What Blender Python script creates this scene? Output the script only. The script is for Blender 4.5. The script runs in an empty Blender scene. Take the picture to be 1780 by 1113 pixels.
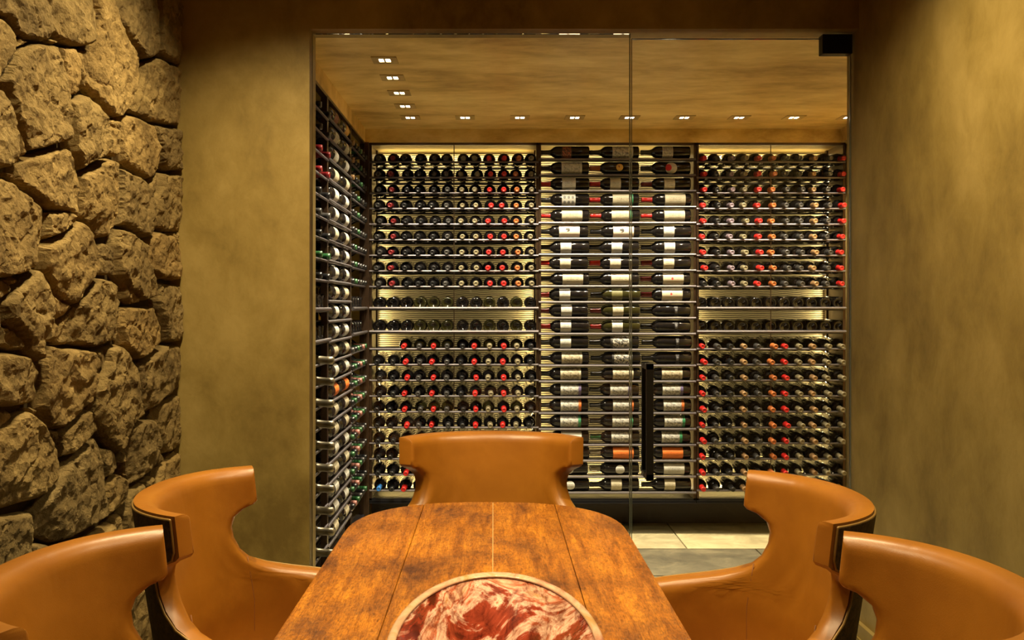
import bpy, bmesh, math, random
import numpy as np
from mathutils import Vector, Matrix, noise, Euler
from mathutils.geometry import delaunay_2d_cdt
PI = math.pi
R = random.Random(7)
sc = bpy.context.scene
COL = sc.collection

# ------------------------------------------------------------------ camera, world, exposure
cam = bpy.data.cameras.new('camera')
cam.sensor_width = 36.0
cam.lens = 36.0 * 1600 / 1780
cam.shift_x = 32 / 1780
cam.shift_y = -26.5 / 1780
cam.clip_start = 0.02
co = bpy.data.objects.new('camera', cam)
co.location = (0, 0, 1.40)
co.rotation_euler = (PI / 2, 0, 0)
COL.objects.link(co)
sc.camera = co
w = bpy.data.worlds.new('world')
sc.world = w
w.use_nodes = True
w.node_tree.nodes['Background'].inputs[0].default_value = (1.0, 0.8, 0.5, 1)
w.node_tree.nodes['Background'].inputs[1].default_value = 0.02
vs = sc.view_settings
vs.view_transform = 'Standard'
vs.look = 'None'
vs.gamma = 1.0
vs.use_curve_mapping = False
vs.exposure = -0.06

WARM = (1.0, 0.775, 0.42)
CELLAR = (1.0, 0.83, 0.58)
LED = (1.0, 0.80, 0.46)


def aim(o, d):
    o.rotation_euler = Vector(d).to_track_quat('-Z', 'Y').to_euler()


def spot(name, loc, d, watts, cone, blend, col, rad=0.03, parent=None):
    l = bpy.data.lights.new(name, 'SPOT')
    l.energy = watts
    l.spot_size = math.radians(cone)
    l.spot_blend = blend
    l.color = col
    l.shadow_soft_size = rad
    o = bpy.data.objects.new(name, l)
    o.location = loc
    aim(o, d)
    COL.objects.link(o)
    if parent:
        o.parent = parent
    return o


def area(name, loc, d, sx, sy, watts, col, parent=None, spread=180):
    l = bpy.data.lights.new(name, 'AREA')
    l.shape = 'RECTANGLE'
    l.size = sx
    l.size_y = sy
    l.energy = watts
    l.color = col
    l.spread = math.radians(spread)
    o = bpy.data.objects.new(name, l)
    o.location = loc
    if d:
        aim(o, d)
    COL.objects.link(o)
    if parent:
        o.parent = parent
    return o


# ------------------------------------------------------------------ materials
def newmat(name):
    m = bpy.data.materials.new(name)
    m.use_nodes = True
    nt = m.node_tree
    return m, nt, nt.nodes, nt.links, nt.nodes['Principled BSDF']


def simple(name, col, rough=0.5, metal=0.0, spec=0.5, coat=0.0):
    m, nt, N, L, b = newmat(name)
    b.inputs['Base Color'].default_value = (*col, 1)
    b.inputs['Roughness'].default_value = rough
    b.inputs['Metallic'].default_value = metal
    b.inputs['Specular IOR Level'].default_value = spec
    b.inputs['Coat Weight'].default_value = coat
    return m


def texco(N, L, out='Object', scale=(1, 1, 1)):
    t = N.new('ShaderNodeTexCoord')
    mp = N.new('ShaderNodeMapping')
    mp.inputs['Scale'].default_value = scale
    L.new(t.outputs[out], mp.inputs['Vector'])
    return mp.outputs['Vector']


def geopos(N, L, scale=(1, 1, 1)):
    t = N.new('ShaderNodeNewGeometry')
    mp = N.new('ShaderNodeMapping')
    mp.inputs['Scale'].default_value = scale
    L.new(t.outputs['Position'], mp.inputs['Vector'])
    return mp.outputs['Vector']


def nse(N, L, vec, scale, detail=4, rough=0.55, dist=0.0):
    n = N.new('ShaderNodeTexNoise')
    n.inputs['Scale'].default_value = scale
    n.inputs['Detail'].default_value = detail
    n.inputs['Roughness'].default_value = rough
    n.inputs['Distortion'].default_value = dist
    L.new(vec, n.inputs['Vector'])
    return n.outputs['Fac']


def ramp(N, L, fac, stops, interp='LINEAR'):
    r = N.new('ShaderNodeValToRGB')
    r.color_ramp.interpolation = interp
    e = r.color_ramp.elements
    while len(e) < len(stops):
        e.new(0.5)
    for k, (p, c) in enumerate(stops):
        e[k].position = p
        e[k].color = (*c, 1) if len(c) == 3 else c
    L.new(fac, r.inputs['Fac'])
    return r.outputs['Color']


def mixc(N, L, fac, a, b, mode='MIX'):
    m = N.new('ShaderNodeMix')
    m.data_type = 'RGBA'
    m.blend_type = mode
    for sock, v in ((m.inputs['Factor'], fac), (m.inputs['A'], a), (m.inputs['B'], b)):
        pass
    fs = m.inputs[0]
    A = m.inputs[6]
    B = m.inputs[7]
    for s, v in ((fs, fac), (A, a), (B, b)):
        if isinstance(v, (int, float)):
            s.default_value = v
        elif isinstance(v, tuple):
            s.default_value = (*v, 1) if len(v) == 3 else v
        else:
            L.new(v, s)
    return m.outputs[2]


def bump(N, L, b, h, strength=0.3, dist=0.01):
    n = N.new('ShaderNodeBump')
    n.inputs['Strength'].default_value = strength
    n.inputs['Distance'].default_value = dist
    L.new(h, n.inputs['Height'])
    L.new(n.outputs['Normal'], b.inputs['Normal'])


def maths(N, L, op, a, b=None):
    m = N.new('ShaderNodeMath')
    m.operation = op
    for i, v in enumerate((a, b)):
        if v is None:
            continue
        if isinstance(v, (int, float)):
            m.inputs[i].default_value = v
        else:
            L.new(v, m.inputs[i])
    return m.outputs[0]


def plaster(name, dark, mid, light, sc1=1.6, stretch=(1, 1, 1), rough=0.55):
    m, nt, N, L, b = newmat(name)
    v = geopos(N, L, stretch)
    n1 = nse(N, L, v, sc1, 7, 0.62, 0.2)
    n2 = nse(N, L, v, sc1 * 5, 6, 0.68, 0.3)
    mx = maths(N, L, 'ADD', maths(N, L, 'MULTIPLY', n1, 0.65), maths(N, L, 'MULTIPLY', n2, 0.35))
    c = ramp(N, L, mx, [(0.39, dark), (0.5, mid), (0.61, light)])
    L.new(c, b.inputs['Base Color'])
    b.inputs['Roughness'].default_value = rough
    b.inputs['Specular IOR Level'].default_value = 0.35
    n3 = nse(N, L, v, sc1 * 14, 6, 0.6, 0.5)
    bump(N, L, b, n3, 0.12, 0.01)
    return m


M = {}
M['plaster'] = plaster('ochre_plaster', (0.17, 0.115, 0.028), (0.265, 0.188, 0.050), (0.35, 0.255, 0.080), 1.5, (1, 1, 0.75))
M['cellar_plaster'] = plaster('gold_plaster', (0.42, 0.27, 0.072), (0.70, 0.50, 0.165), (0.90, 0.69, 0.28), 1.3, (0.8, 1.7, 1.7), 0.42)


def m_stone():
    m, nt, N, L, b = newmat('quarry_stone')
    v = geopos(N, L)
    oi = N.new('ShaderNodeObjectInfo')
    n1 = nse(N, L, v, 5, 8, 0.65, 0.8)
    n2 = nse(N, L, v, 45, 6, 0.7)
    c = ramp(N, L, n1, [(0.3, (0.15, 0.106, 0.043)), (0.5, (0.31, 0.228, 0.095)), (0.72, (0.46, 0.352, 0.16))])
    c2 = ramp(N, L, n2, [(0.3, (0.62, 0.6, 0.56)), (0.6, (1.0, 1.0, 1.0)), (0.8, (1.12, 1.1, 1.04))])
    c = mixc(N, L, 1.0, c, c2, 'MULTIPLY')
    per = ramp(N, L, oi.outputs['Random'], [(0.0, (0.78, 0.76, 0.74)), (0.5, (1.0, 0.97, 0.9)), (1.0, (1.2, 1.12, 1.0))])
    c = mixc(N, L, 1.0, c, per, 'MULTIPLY')
    L.new(c, b.inputs['Base Color'])
    b.inputs['Roughness'].default_value = 0.85
    b.inputs['Specular IOR Level'].default_value = 0.2
    h = maths(N, L, 'ADD', maths(N, L, 'MULTIPLY', nse(N, L, v, 38, 8, 0.72, 0.2), 1.0), maths(N, L, 'MULTIPLY', nse(N, L, v, 120, 5, 0.7), 0.35))
    bump(N, L, b, h, 1.0, 0.013)
    return m


M['stone'] = m_stone()
M['mortar'] = simple('dark_joint', (0.06, 0.043, 0.02), 0.95, 0, 0.1)


def m_wood():
    m, nt, N, L, b = newmat('oak_tabletop')
    v = geopos(N, L, (11, 1.0, 4))
    g = nse(N, L, v, 4.2, 10, 0.68, 0.7)
    v2 = geopos(N, L, (1.5, 0.75, 1))
    blot = nse(N, L, v2, 4.0, 6, 0.65, 0.4)
    v3 = geopos(N, L, (70, 7, 10))
    fine = nse(N, L, v3, 5, 6, 0.7, 0.3)
    v4 = geopos(N, L, (1.6, 1, 1))
    speck = nse(N, L, v4, 75, 5, 0.65, 0.8)
    c = ramp(N, L, g, [(0.28, (0.16, 0.048, 0.005)), (0.48, (0.34, 0.12, 0.011)), (0.7, (0.52, 0.21, 0.02))])
    cb = ramp(N, L, blot, [(0.34, (0.25, 0.19, 0.17)), (0.47, (0.80, 0.76, 0.7)), (0.62, (1.25, 1.25, 1.15))])
    c = mixc(N, L, 1.0, c, cb, 'MULTIPLY')
    cf = ramp(N, L, fine, [(0.35, (0.45, 0.4, 0.35)), (0.55, (1, 1, 1))])
    c = mixc(N, L, 0.85, c, cf, 'MULTIPLY')
    cs = ramp(N, L, speck, [(0.38, (0.55, 0.5, 0.45)), (0.55, (1.08, 1.08, 1.05))])
    c = mixc(N, L, 0.7, c, cs, 'MULTIPLY')
    L.new(c, b.inputs['Base Color'])
    rr = ramp(N, L, blot, [(0.3, (0.48, 0.48, 0.48)), (0.7, (0.30, 0.30, 0.30))])
    L.new(rr, b.inputs['Roughness'])
    b.inputs['Specular IOR Level'].default_value = 0.5
    bump(N, L, b, maths(N, L, 'ADD', maths(N, L, 'MULTIPLY', fine, 0.5), speck), 0.45, 0.004)
    return m


M['wood'] = m_wood()
M['dark_wood'] = simple('dark_walnut', (0.06, 0.028, 0.012), 0.4)
M['inlay'] = simple('pale_inlay', (0.45, 0.28, 0.12), 0.3)


def m_leather():
    m, nt, N, L, b = newmat('caramel_leather')
    v = texco(N, L)
    n1 = nse(N, L, v, 4, 5, 0.6, 0.5)
    c = ramp(N, L, n1, [(0.3, (0.25, 0.088, 0.005)), (0.7, (0.35, 0.135, 0.010))])
    L.new(c, b.inputs['Base Color'])
    b.inputs['Roughness'].default_value = 0.38
    b.inputs['Specular IOR Level'].default_value = 0.6
    vo = N.new('ShaderNodeTexVoronoi')
    vo.inputs['Scale'].default_value = 420
    L.new(v, vo.inputs['Vector'])
    v2 = texco(N, L, 'Object', (3, 3, 2.2))
    wr = nse(N, L, v2, 3.0, 2, 0.45, 0.6)
    h = maths(N, L, 'ADD', maths(N, L, 'MULTIPLY', vo.outputs['Distance'], 0.03), wr)
    bump(N, L, b, h, 0.22, 0.012)
    return m


M['leather'] = m_leather()


def m_fabric():
    m, nt, N, L, b = newmat('dark_brown_velvet')
    v = texco(N, L)
    n = nse(N, L, v, 60, 5, 0.7, 0.4)
    c = ramp(N, L, n, [(0.35, (0.022, 0.011, 0.004)), (0.7, (0.11, 0.06, 0.018))])
    L.new(c, b.inputs['Base Color'])
    b.inputs['Roughness'].default_value = 0.6
    b.inputs['Specular IOR Level'].default_value = 0.25
    bump(N, L, b, n, 0.5, 0.004)
    return m


M['fabric'] = m_fabric()
M['piping'] = simple('brass_piping', (0.26, 0.15, 0.035), 0.5, 0.2)
M['seam'] = simple('seam_thread', (0.20, 0.07, 0.012), 0.7)


def m_marble():
    m, nt, N, L, b = newmat('red_onyx')
    v = texco(N, L)
    n1 = nse(N, L, v, 7, 8, 0.62, 2.0)
    n2 = nse(N, L, v, 26, 6, 0.7, 1.5)
    c = ramp(N, L, n1, [(0.34, (0.07, 0.008, 0.004)), (0.45, (0.26, 0.04, 0.018)), (0.50, (0.66, 0.44, 0.34)),
                        (0.55, (0.34, 0.07, 0.025)), (0.62, (0.66, 0.40, 0.28)), (0.72, (0.40, 0.16, 0.02))])
    c2 = ramp(N, L, n2, [(0.38, (0.28, 0.13, 0.09)), (0.5, (0.85, 0.8, 0.75)), (0.62, (1.2, 1.15, 1.1))])
    c = mixc(N, L, 0.85, c, c2, 'MULTIPLY')
    L.new(c, b.inputs['Base Color'])
    b.inputs['Roughness'].default_value = 0.14
    b.inputs['Subsurface Weight'].default_value = 0.0
    b.inputs['Coat Weight'].default_value = 0.4
    b.inputs['Coat Roughness'].default_value = 0.08
    return m


M['marble'] = m_marble()


def m_rim():
    m, nt, N, L, b = newmat('pale_onyx_rim')
    v = texco(N, L)
    n1 = nse(N, L, v, 12, 6, 0.6, 1.2)
    c = ramp(N, L, n1, [(0.35, (0.42, 0.17, 0.10)), (0.5, (0.60, 0.40, 0.26)), (0.66, (0.42, 0.22, 0.04))])
    L.new(c, b.inputs['Base Color'])
    b.inputs['Roughness'].default_value = 0.2
    return m


M['rim'] = m_rim()


def m_tile(nm, ca, cb, cc):
    m, nt, N, L, b = newmat(nm)
    v = geopos(N, L)
    oi = N.new('ShaderNodeObjectInfo')
    n1 = nse(N, L, v, 6, 7, 0.65, 0.6)
    c = ramp(N, L, n1, [(0.3, ca), (0.55, cb), (0.75, cc)])
    per = ramp(N, L, oi.outputs['Random'], [(0.0, (0.6, 0.62, 0.62)), (1.0, (1.3, 1.25, 1.1))])
    c = mixc(N, L, 1.0, c, per, 'MULTIPLY')
    L.new(c, b.inputs['Base Color'])
    b.inputs['Roughness'].default_value = 0.5
    bump(N, L, b, n1, 0.3, 0.01)
    return m


M['tile'] = m_tile('slate_tile', (0.055, 0.048, 0.034), (0.12, 0.105, 0.07), (0.21, 0.18, 0.115))
M['pale_tile'] = m_tile('pale_stone_tile', (0.26, 0.22, 0.13), (0.40, 0.35, 0.22), (0.52, 0.46, 0.30))
M['grout'] = simple('sand_grout', (0.20, 0.17, 0.10), 0.9)


def m_backing():
    m, nt, N, L, b = newmat('grooved_timber_backing')
    v = geopos(N, L, (0.9, 1, 1))
    wv = N.new('ShaderNodeTexWave')
    wv.wave_type = 'BANDS'
    wv.bands_direction = 'Z'
    wv.inputs['Scale'].default_value = 25
    wv.inputs['Distortion'].default_value = 3.2
    wv.inputs['Detail'].default_value = 4
    wv.inputs['Detail Scale'].default_value = 0.35
    L.new(v, wv.inputs['Vector'])
    c = ramp(N, L, wv.outputs['Fac'], [(0.26, (0.03, 0.02, 0.007)), (0.46, (0.34, 0.26, 0.10)), (0.80, (0.60, 0.49, 0.25))])
    L.new(c, b.inputs['Base Color'])
    b.inputs['Roughness'].default_value = 0.6
    bump(N, L, b, wv.outputs['Fac'], 0.4, 0.006)
    return m


M['backing'] = m_backing()
M['bronze'] = simple('dark_bronze_metal', (0.075, 0.045, 0.026), 0.35, 0.75)
M['rod'] = simple('brushed_nickel_rod', (0.17, 0.155, 0.165), 0.5, 1.0)
M['tray'] = simple('dark_shelf_tray', (0.035, 0.025, 0.02), 0.5, 0.2)
M['black'] = simple('matte_black_metal', (0.006, 0.006, 0.010), 0.5, 0.0, 0.3)
M['black_handle'] = simple('black_steel', (0.008, 0.007, 0.006), 0.35, 0.0, 0.4)
M['lightplate'] = plaster('light_plate', (0.34, 0.24, 0.08), (0.46, 0.33, 0.12), (0.60, 0.45, 0.17), 2)


def emit(name, col, s):
    m, nt, N, L, b = newmat(name)
    b.inputs['Base Color'].default_value = (0, 0, 0, 1)
    b.inputs['Emission Color'].default_value = (*col, 1)
    b.inputs['Emission Strength'].default_value = s
    return m


M['lens'] = emit('lit_lens', (1.0, 0.9, 0.72), 14)


def m_glass():
    m, nt, N, L, b = newmat('clear_pane')
    N.remove(b)
    tr = N.new('ShaderNodeBsdfTransparent')
    tr.inputs[0].default_value = (0.97, 0.985, 0.97, 1)
    gl = N.new('ShaderNodeBsdfGlossy')
    gl.inputs['Roughness'].default_value = 0.01
    fr = N.new('ShaderNodeFresnel')
    fr.inputs['IOR'].default_value = 1.3
    mx = N.new('ShaderNodeMixShader')
    L.new(fr.outputs[0], mx.inputs[0])
    L.new(tr.outputs[0], mx.inputs[1])
    L.new(gl.outputs[0], mx.inputs[2])
    L.new(mx.outputs[0], N['Material Output'].inputs['Surface'])
    return m


M['glass'] = m_glass()
M['glass_edge'] = simple('polished_glass_edge', (0.10, 0.11, 0.08), 0.12, 0.0, 1.0)

# bottles
M['bottle'] = simple('dark_bottle_glass', (0.007, 0.006, 0.006), 0.10, 0, 0.5)
M['olive_bottle'] = simple('olive_bottle_glass', (0.022, 0.020, 0.006), 0.10, 0, 0.5)
CAPS = {
    'black': ((0.008, 0.008, 0.009), 0.3, 0.0), 'red': ((0.42, 0.014, 0.012), 0.32, 0.0), 'dark red': ((0.14, 0.008, 0.010), 0.35, 0.0),
    'grey': ((0.04, 0.038, 0.037), 0.3, 0.2), 'silver': ((0.22, 0.19, 0.13), 0.3, 0.6), 'cream': ((0.15, 0.125, 0.07), 0.4, 0.0),
    'orange': ((0.32, 0.09, 0.02), 0.4, 0.0), 'tan': ((0.24, 0.14, 0.06), 0.4, 0.1), 'lilac': ((0.16, 0.12, 0.15), 0.4, 0.1),
    'blue': ((0.03, 0.16, 0.5), 0.35, 0.0), 'green': ((0.012, 0.07, 0.018), 0.4, 0.0), 'pink': ((0.26, 0.11, 0.09), 0.4, 0.0),
    'gold': ((0.55, 0.36, 0.10), 0.3, 0.6)}
for k, (c, r, mt) in CAPS.items():
    M['cap_' + k] = simple(k.replace(' ', '_') + '_capsule', c, r, mt)


def m_label(name, base, ink, style):
    m, nt, N, L, b = newmat(name)
    t = N.new('ShaderNodeTexCoord')
    uv = t.outputs['UV']
    sx = N.new('ShaderNodeSeparateXYZ')
    L.new(uv, sx.inputs[0])
    U, V = sx.outputs[0], sx.outputs[1]
    mp = N.new('ShaderNodeMapping')
    L.new(uv, mp.inputs['Vector'])
    fac = None

    def band(x, c, h):   # 1 where |x-c|<h
        return maths(N, L, 'LESS_THAN', maths(N, L, 'ABSOLUTE', maths(N, L, 'SUBTRACT', x, c)), h)

    def lines():
        # rows of print: dashes across
        mp.inputs['Scale'].default_value = (5, 26, 1)
        n = nse(N, L, mp.outputs['Vector'], 2.2, 2, 0.5)
        dash = maths(N, L, 'GREATER_THAN', n, 0.52)
        inU = band(U, 0.5, 0.30)
        rowsm = maths(N, L, 'ADD', band(V, 0.36, 0.035), maths(N, L, 'ADD', band(V, 0.50, 0.03), band(V, 0.62, 0.05)))
        return maths(N, L, 'MULTIPLY', maths(N, L, 'MULTIPLY', dash, inU), rowsm)

    def disc(cu, cv, r, asp=1.0):
        du = maths(N, L, 'MULTIPLY', maths(N, L, 'SUBTRACT', U, cu), asp)
        dv = maths(N, L, 'SUBTRACT', V, cv)
        d2 = maths(N, L, 'ADD', maths(N, L, 'MULTIPLY', du, du), maths(N, L, 'MULTIPLY', dv, dv))
        return maths(N, L, 'LESS_THAN', d2, r * r)
    if style == 'plain':
        fac = maths(N, L, 'MULTIPLY', lines(), 0.6)
    elif style == 'art':
        mp.inputs['Scale'].default_value = (6, 4, 1)
        n = nse(N, L, mp.outputs['Vector'], 1.6, 5, 0.7, 1.0)
        fac = maths(N, L, 'MULTIPLY', ramp(N, L, n, [(0.44, (0, 0, 0)), (0.56, (1, 1, 1))]), 0.75)
        fac = maths(N, L, 'MULTIPLY', fac, band(U, 0.5, 0.40))
    elif style == 'dots':
        f = None
        for cu in (0.2, 0.5, 0.8):
            for cv in (0.33, 0.66):
                d = disc(cu, cv, 0.105, 1.1)
                f = d if f is None else maths(N, L, 'ADD', f, d)
        fac = maths(N, L, 'MULTIPLY', f, 0.75)
    elif style == 'emblem':
        mp.inputs['Scale'].default_value = (5, 5, 1)
        n = nse(N, L, mp.outputs['Vector'], 1.5, 3, 0.6, 0.5)
        fac = maths(N, L, 'MULTIPLY', disc(0.42, 0.58, 0.16, 1.5), maths(N, L, 'GREATER_THAN', n, 0.42))
    elif style == 'dot':
        fac = maths(N, L, 'ADD', disc(0.45, 0.55, 0.09, 1.8), maths(N, L, 'MULTIPLY', lines(), 0.3))
    elif style == 'blot':
        fac = disc(0.25, 0.55, 0.28, 1.0)
    if fac is None:
        b.inputs['Base Color'].default_value = (*base, 1)
    else:
        L.new(mixc(N, L, fac, base, ink), b.inputs['Base Color'])
    b.inputs['Roughness'].default_value = 0.55
    return m


WHT, CRM, BLK = (0.44, 0.43, 0.385), (0.41, 0.365, 0.255), (0.03, 0.028, 0.025)
LAB = {
    'white': m_label('white_label', WHT, BLK, 'plain'), 'cream': m_label('cream_label', CRM, BLK, 'plain'),
    'cream art': m_label('cream_art_label', CRM, (0.10, 0.07, 0.04), 'art'),
    'white art': m_label('white_art_label', WHT, (0.07, 0.07, 0.08), 'art'),
    'six-dot': m_label('six_dot_label', WHT, (0.05, 0.05, 0.05), 'dots'),
    'emblem': m_label('emblem_label', (0.66, 0.56, 0.46), BLK, 'emblem'),
    'red-dot': m_label('red_dot_label', CRM, (0.5, 0.03, 0.03), 'dot'),
    'blot': m_label('red_blot_label', WHT, (0.42, 0.01, 0.02), 'blot'),
    'black art': m_label('black_art_label', (0.02, 0.02, 0.02), (0.65, 0.62, 0.55), 'art'),
    'dark art': m_label('dark_orange_label', (0.03, 0.02, 0.015), (0.45, 0.13, 0.06), 'art'),
    'dark print': m_label('dark_print_label', (0.012, 0.011, 0.014), (0.75, 0.72, 0.7), 'plain'),
    'orange': m_label('orange_label', (0.62, 0.15, 0.02), (0.3, 0.05, 0.01), 'plain'),
    'grey': m_label('grey_label', (0.46, 0.45, 0.41), (0.2, 0.2, 0.19), 'art'),
    'gold': m_label('gold_label', (0.55, 0.33, 0.07), (0.15, 0.02, 0.02), 'emblem'),
    'olive': m_label('olive_label', (0.10, 0.09, 0.025), (0.05, 0.045, 0.02), 'plain')}
M['st_purple'] = simple('purple_stripe', (0.09, 0.07, 0.16), 0.5)
M['st_orange'] = simple('orange_stripe', (0.5, 0.12, 0.02), 0.5)
M['st_green'] = simple('green_stripe', (0.02, 0.17, 0.07), 0.5)


# ------------------------------------------------------------------ mesh helpers
def mesh(name, v, f, mats, smooth=False, uv=None, mi=None):
    me = bpy.data.meshes.new(name)
    me.from_pydata([tuple(p) for p in v], [], f)
    for m in (mats if isinstance(mats, (list, tuple)) else [mats]):
        me.materials.append(m)
    if smooth:
        me.polygons.foreach_set('use_smooth', [True] * len(me.polygons))
    if mi:
        me.polygons.foreach_set('material_index', mi)
    if uv:
        u = me.uv_layers.new(name='UVMap')
        for p in me.polygons:
            for li in p.loop_indices:
                u.data[li].uv = uv[me.loops[li].vertex_index]
    me.update()
    return me


def link(name, me, parent=None, loc=None, rot=None):
    o = bpy.data.objects.new(name, me)
    COL.objects.link(o)
    if parent:
        o.parent = parent
    if loc is not None:
        o.location = loc
    if rot is not None:
        o.rotation_euler = rot
    return o


def tag(o, label, cat, group=None):
    o['label'] = label
    o['category'] = cat
    if group:
        o['group'] = group
    return o


def struct(o, label=None):
    o['kind'] = 'structure'
    if label:
        o['label'] = label
    return o


def empty(name, loc=(0, 0, 0), rz=0):
    o = bpy.data.objects.new(name, None)
    o.empty_display_size = 0.1
    COL.objects.link(o)
    o.location = loc
    o.rotation_euler = (0, 0, rz)
    return o


class MB:
    def __init__(s):
        s.v, s.f = [], []

    def box(s, a, b):
        n = len(s.v)
        x0, y0, z0 = a
        x1, y1, z1 = b
        s.v += [(x0, y0, z0), (x1, y0, z0), (x1, y1, z0), (x0, y1, z0), (x0, y0, z1), (x1, y0, z1), (x1, y1, z1), (x0, y1, z1)]
        s.f += [tuple(n + i for i in q) for q in ((0, 3, 2, 1), (4, 5, 6, 7), (0, 1, 5, 4), (1, 2, 6, 5), (2, 3, 7, 6), (3, 0, 4, 7))]
        return s

    def tube(s, pts, r, seg=8, cap=True, closed=False):
        pts = [Vector(p) for p in pts]
        n0 = len(s.v)
        k = len(pts)
        prev = None
        for i, p in enumerate(pts):
            if closed:
                t = pts[(i + 1) % k] - pts[i - 1]
            else:
                t = pts[min(i + 1, k - 1)] - pts[max(i - 1, 0)]
            t.normalize()
            if prev is None:
                a = Vector((0, 0, 1)) if abs(t.z) < 0.9 else Vector((1, 0, 0))
                u = t.cross(a).normalized()
            else:
                u = (prev - t * prev.dot(t)).normalized()
            prev = u
            w_ = t.cross(u)
            rr = r[i] if isinstance(r, (list, tuple)) else r
            for j in range(seg):
                an = 2 * PI * j / seg
                s.v.append(tuple(p + (u * math.cos(an) + w_ * math.sin(an)) * rr))
        for i in range(k if closed else k - 1):
            i2 = (i + 1) % k
            for j in range(seg):
                j2 = (j + 1) % seg
                s.f.append((n0 + i * seg + j, n0 + i * seg + j2, n0 + i2 * seg + j2, n0 + i2 * seg + j))
        if cap and not closed:
            s.f.append(tuple(n0 + j for j in reversed(range(seg))))
            s.f.append(tuple(n0 + (k - 1) * seg + j for j in range(seg)))
        return s

    def lathe(s, prof, seg=24, axis='z'):
        n0 = len(s.v)
        for (a, r) in prof:
            for j in range(seg):
                an = 2 * PI * j / seg
                c, d = r * math.cos(an), r * math.sin(an)
                s.v.append((c, d, a) if axis == 'z' else (a, c, d))
        for i in range(len(prof) - 1):
            for j in range(seg):
                j2 = (j + 1) % seg
                s.f.append((n0 + i * seg + j, n0 + i * seg + j2, n0 + (i + 1) * seg + j2, n0 + (i + 1) * seg + j))
        return s

    def mesh(s, name, m, smooth=False):
        return mesh(name, s.v, s.f, m, smooth)

    def obj(s, name, m, parent=None, smooth=False, loc=None):
        return link(name, s.mesh(name, m, smooth), parent, loc)


def bevel(o, wd, seg=2, ang=35):
    b = o.modifiers.new('bevel', 'BEVEL')
    b.width = wd
    b.segments = seg
    b.limit_method = 'ANGLE'
    b.angle_limit = math.radians(ang)
    return o


def box(name, a, b, m, parent=None, bv=0):
    """box mesh with its origin at its own base centre"""
    c = Vector(((a[0] + b[0]) / 2, (a[1] + b[1]) / 2, a[2]))
    o = MB().box(Vector(a) - c, Vector(b) - c).obj(name, m, parent, loc=c)
    if bv:
        bevel(o, bv)
    return o


# ------------------------------------------------------------------ dimensions
WY0, WY1 = 3.50, 3.62            # plaster partition
XL, XR = -1.18, 1.39             # front room side walls
OXL, OXR = -0.70, 1.39           # opening
OZ = 2.45
CZ = 2.47                        # cellar ceiling
RZ = 2.95                        # front room ceiling
RB = -1.5                        # rear wall of the front room
CXL, CXR = -1.14, 2.16           # cellar side walls
FY = 5.60                        # rack face, back
BP = 5.96                        # back panel
LX = -0.78                       # rack face, left

# ------------------------------------------------------------------ setting
struct(box('floor', (-1.35, RB, -0.10), (2.40, 6.15, -0.012), M['grout']), 'stone tiled floor')
floor = bpy.data.objects['floor']
# tiles
tx = [-1.3, -0.62, 0.18, 0.80, 1.50, 2.35]
k = 0
ty = RB
R2 = random.Random(3)
tyl = [RB, -0.9, -0.3, 0.3, 0.9, 1.5, 2.1, 2.7, 3.3, 3.62, 4.25, 4.75, 5.28, 6.1]
for j in range(len(tyl) - 1):
    off = 0.0 if j % 2 else 0.31
    xs = [-1.3] + [x + off for x in tx[1:-1] if -1.2 < x + off < 2.2] + [2.35]
    for i in range(len(xs) - 1):
        g = 0.005
        a = (xs[i] + g, tyl[j] + g, -0.02)
        b = (xs[i + 1] - g, tyl[j + 1] - g, R2.uniform(-0.0015, 0.0005))
        o = box('floor_tile', a, b, M['pale_tile'] if j == len(tyl) - 2 or (j in (9, 10) and i % 2) else M['tile'])
        o.parent = floor
        o.matrix_parent_inverse = floor.matrix_world.inverted()
        o.location = Vector(((a[0] + b[0]) / 2, (a[1] + b[1]) / 2, a[2]))
bpy.context.view_layer.update()
for o in floor.children:
    o.matrix_parent_inverse = Matrix.Identity(4)
    o.location = o.location - floor.location

# partition wall: left pier, header, right return
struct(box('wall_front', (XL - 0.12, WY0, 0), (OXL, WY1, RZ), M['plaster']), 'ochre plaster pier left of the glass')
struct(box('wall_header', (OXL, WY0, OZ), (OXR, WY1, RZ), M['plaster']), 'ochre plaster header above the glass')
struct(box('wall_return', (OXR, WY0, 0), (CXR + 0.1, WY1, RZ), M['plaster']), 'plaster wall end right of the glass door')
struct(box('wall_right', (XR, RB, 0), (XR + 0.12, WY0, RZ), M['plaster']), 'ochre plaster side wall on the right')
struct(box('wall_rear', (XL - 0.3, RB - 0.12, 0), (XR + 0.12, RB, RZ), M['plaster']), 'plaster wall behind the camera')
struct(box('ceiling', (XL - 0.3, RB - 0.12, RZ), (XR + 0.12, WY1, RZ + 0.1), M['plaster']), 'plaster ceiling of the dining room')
bb = MB()
bb.box((XR - 0.018, RB, 0), (XR, WY0, 0.20)).box((XR - 0.024, RB, 0), (XR - 0.018, WY0, 0.15))
struct(bb.obj('baseboard_right', M['plaster']), 'plaster skirting along the right wall')
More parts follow.
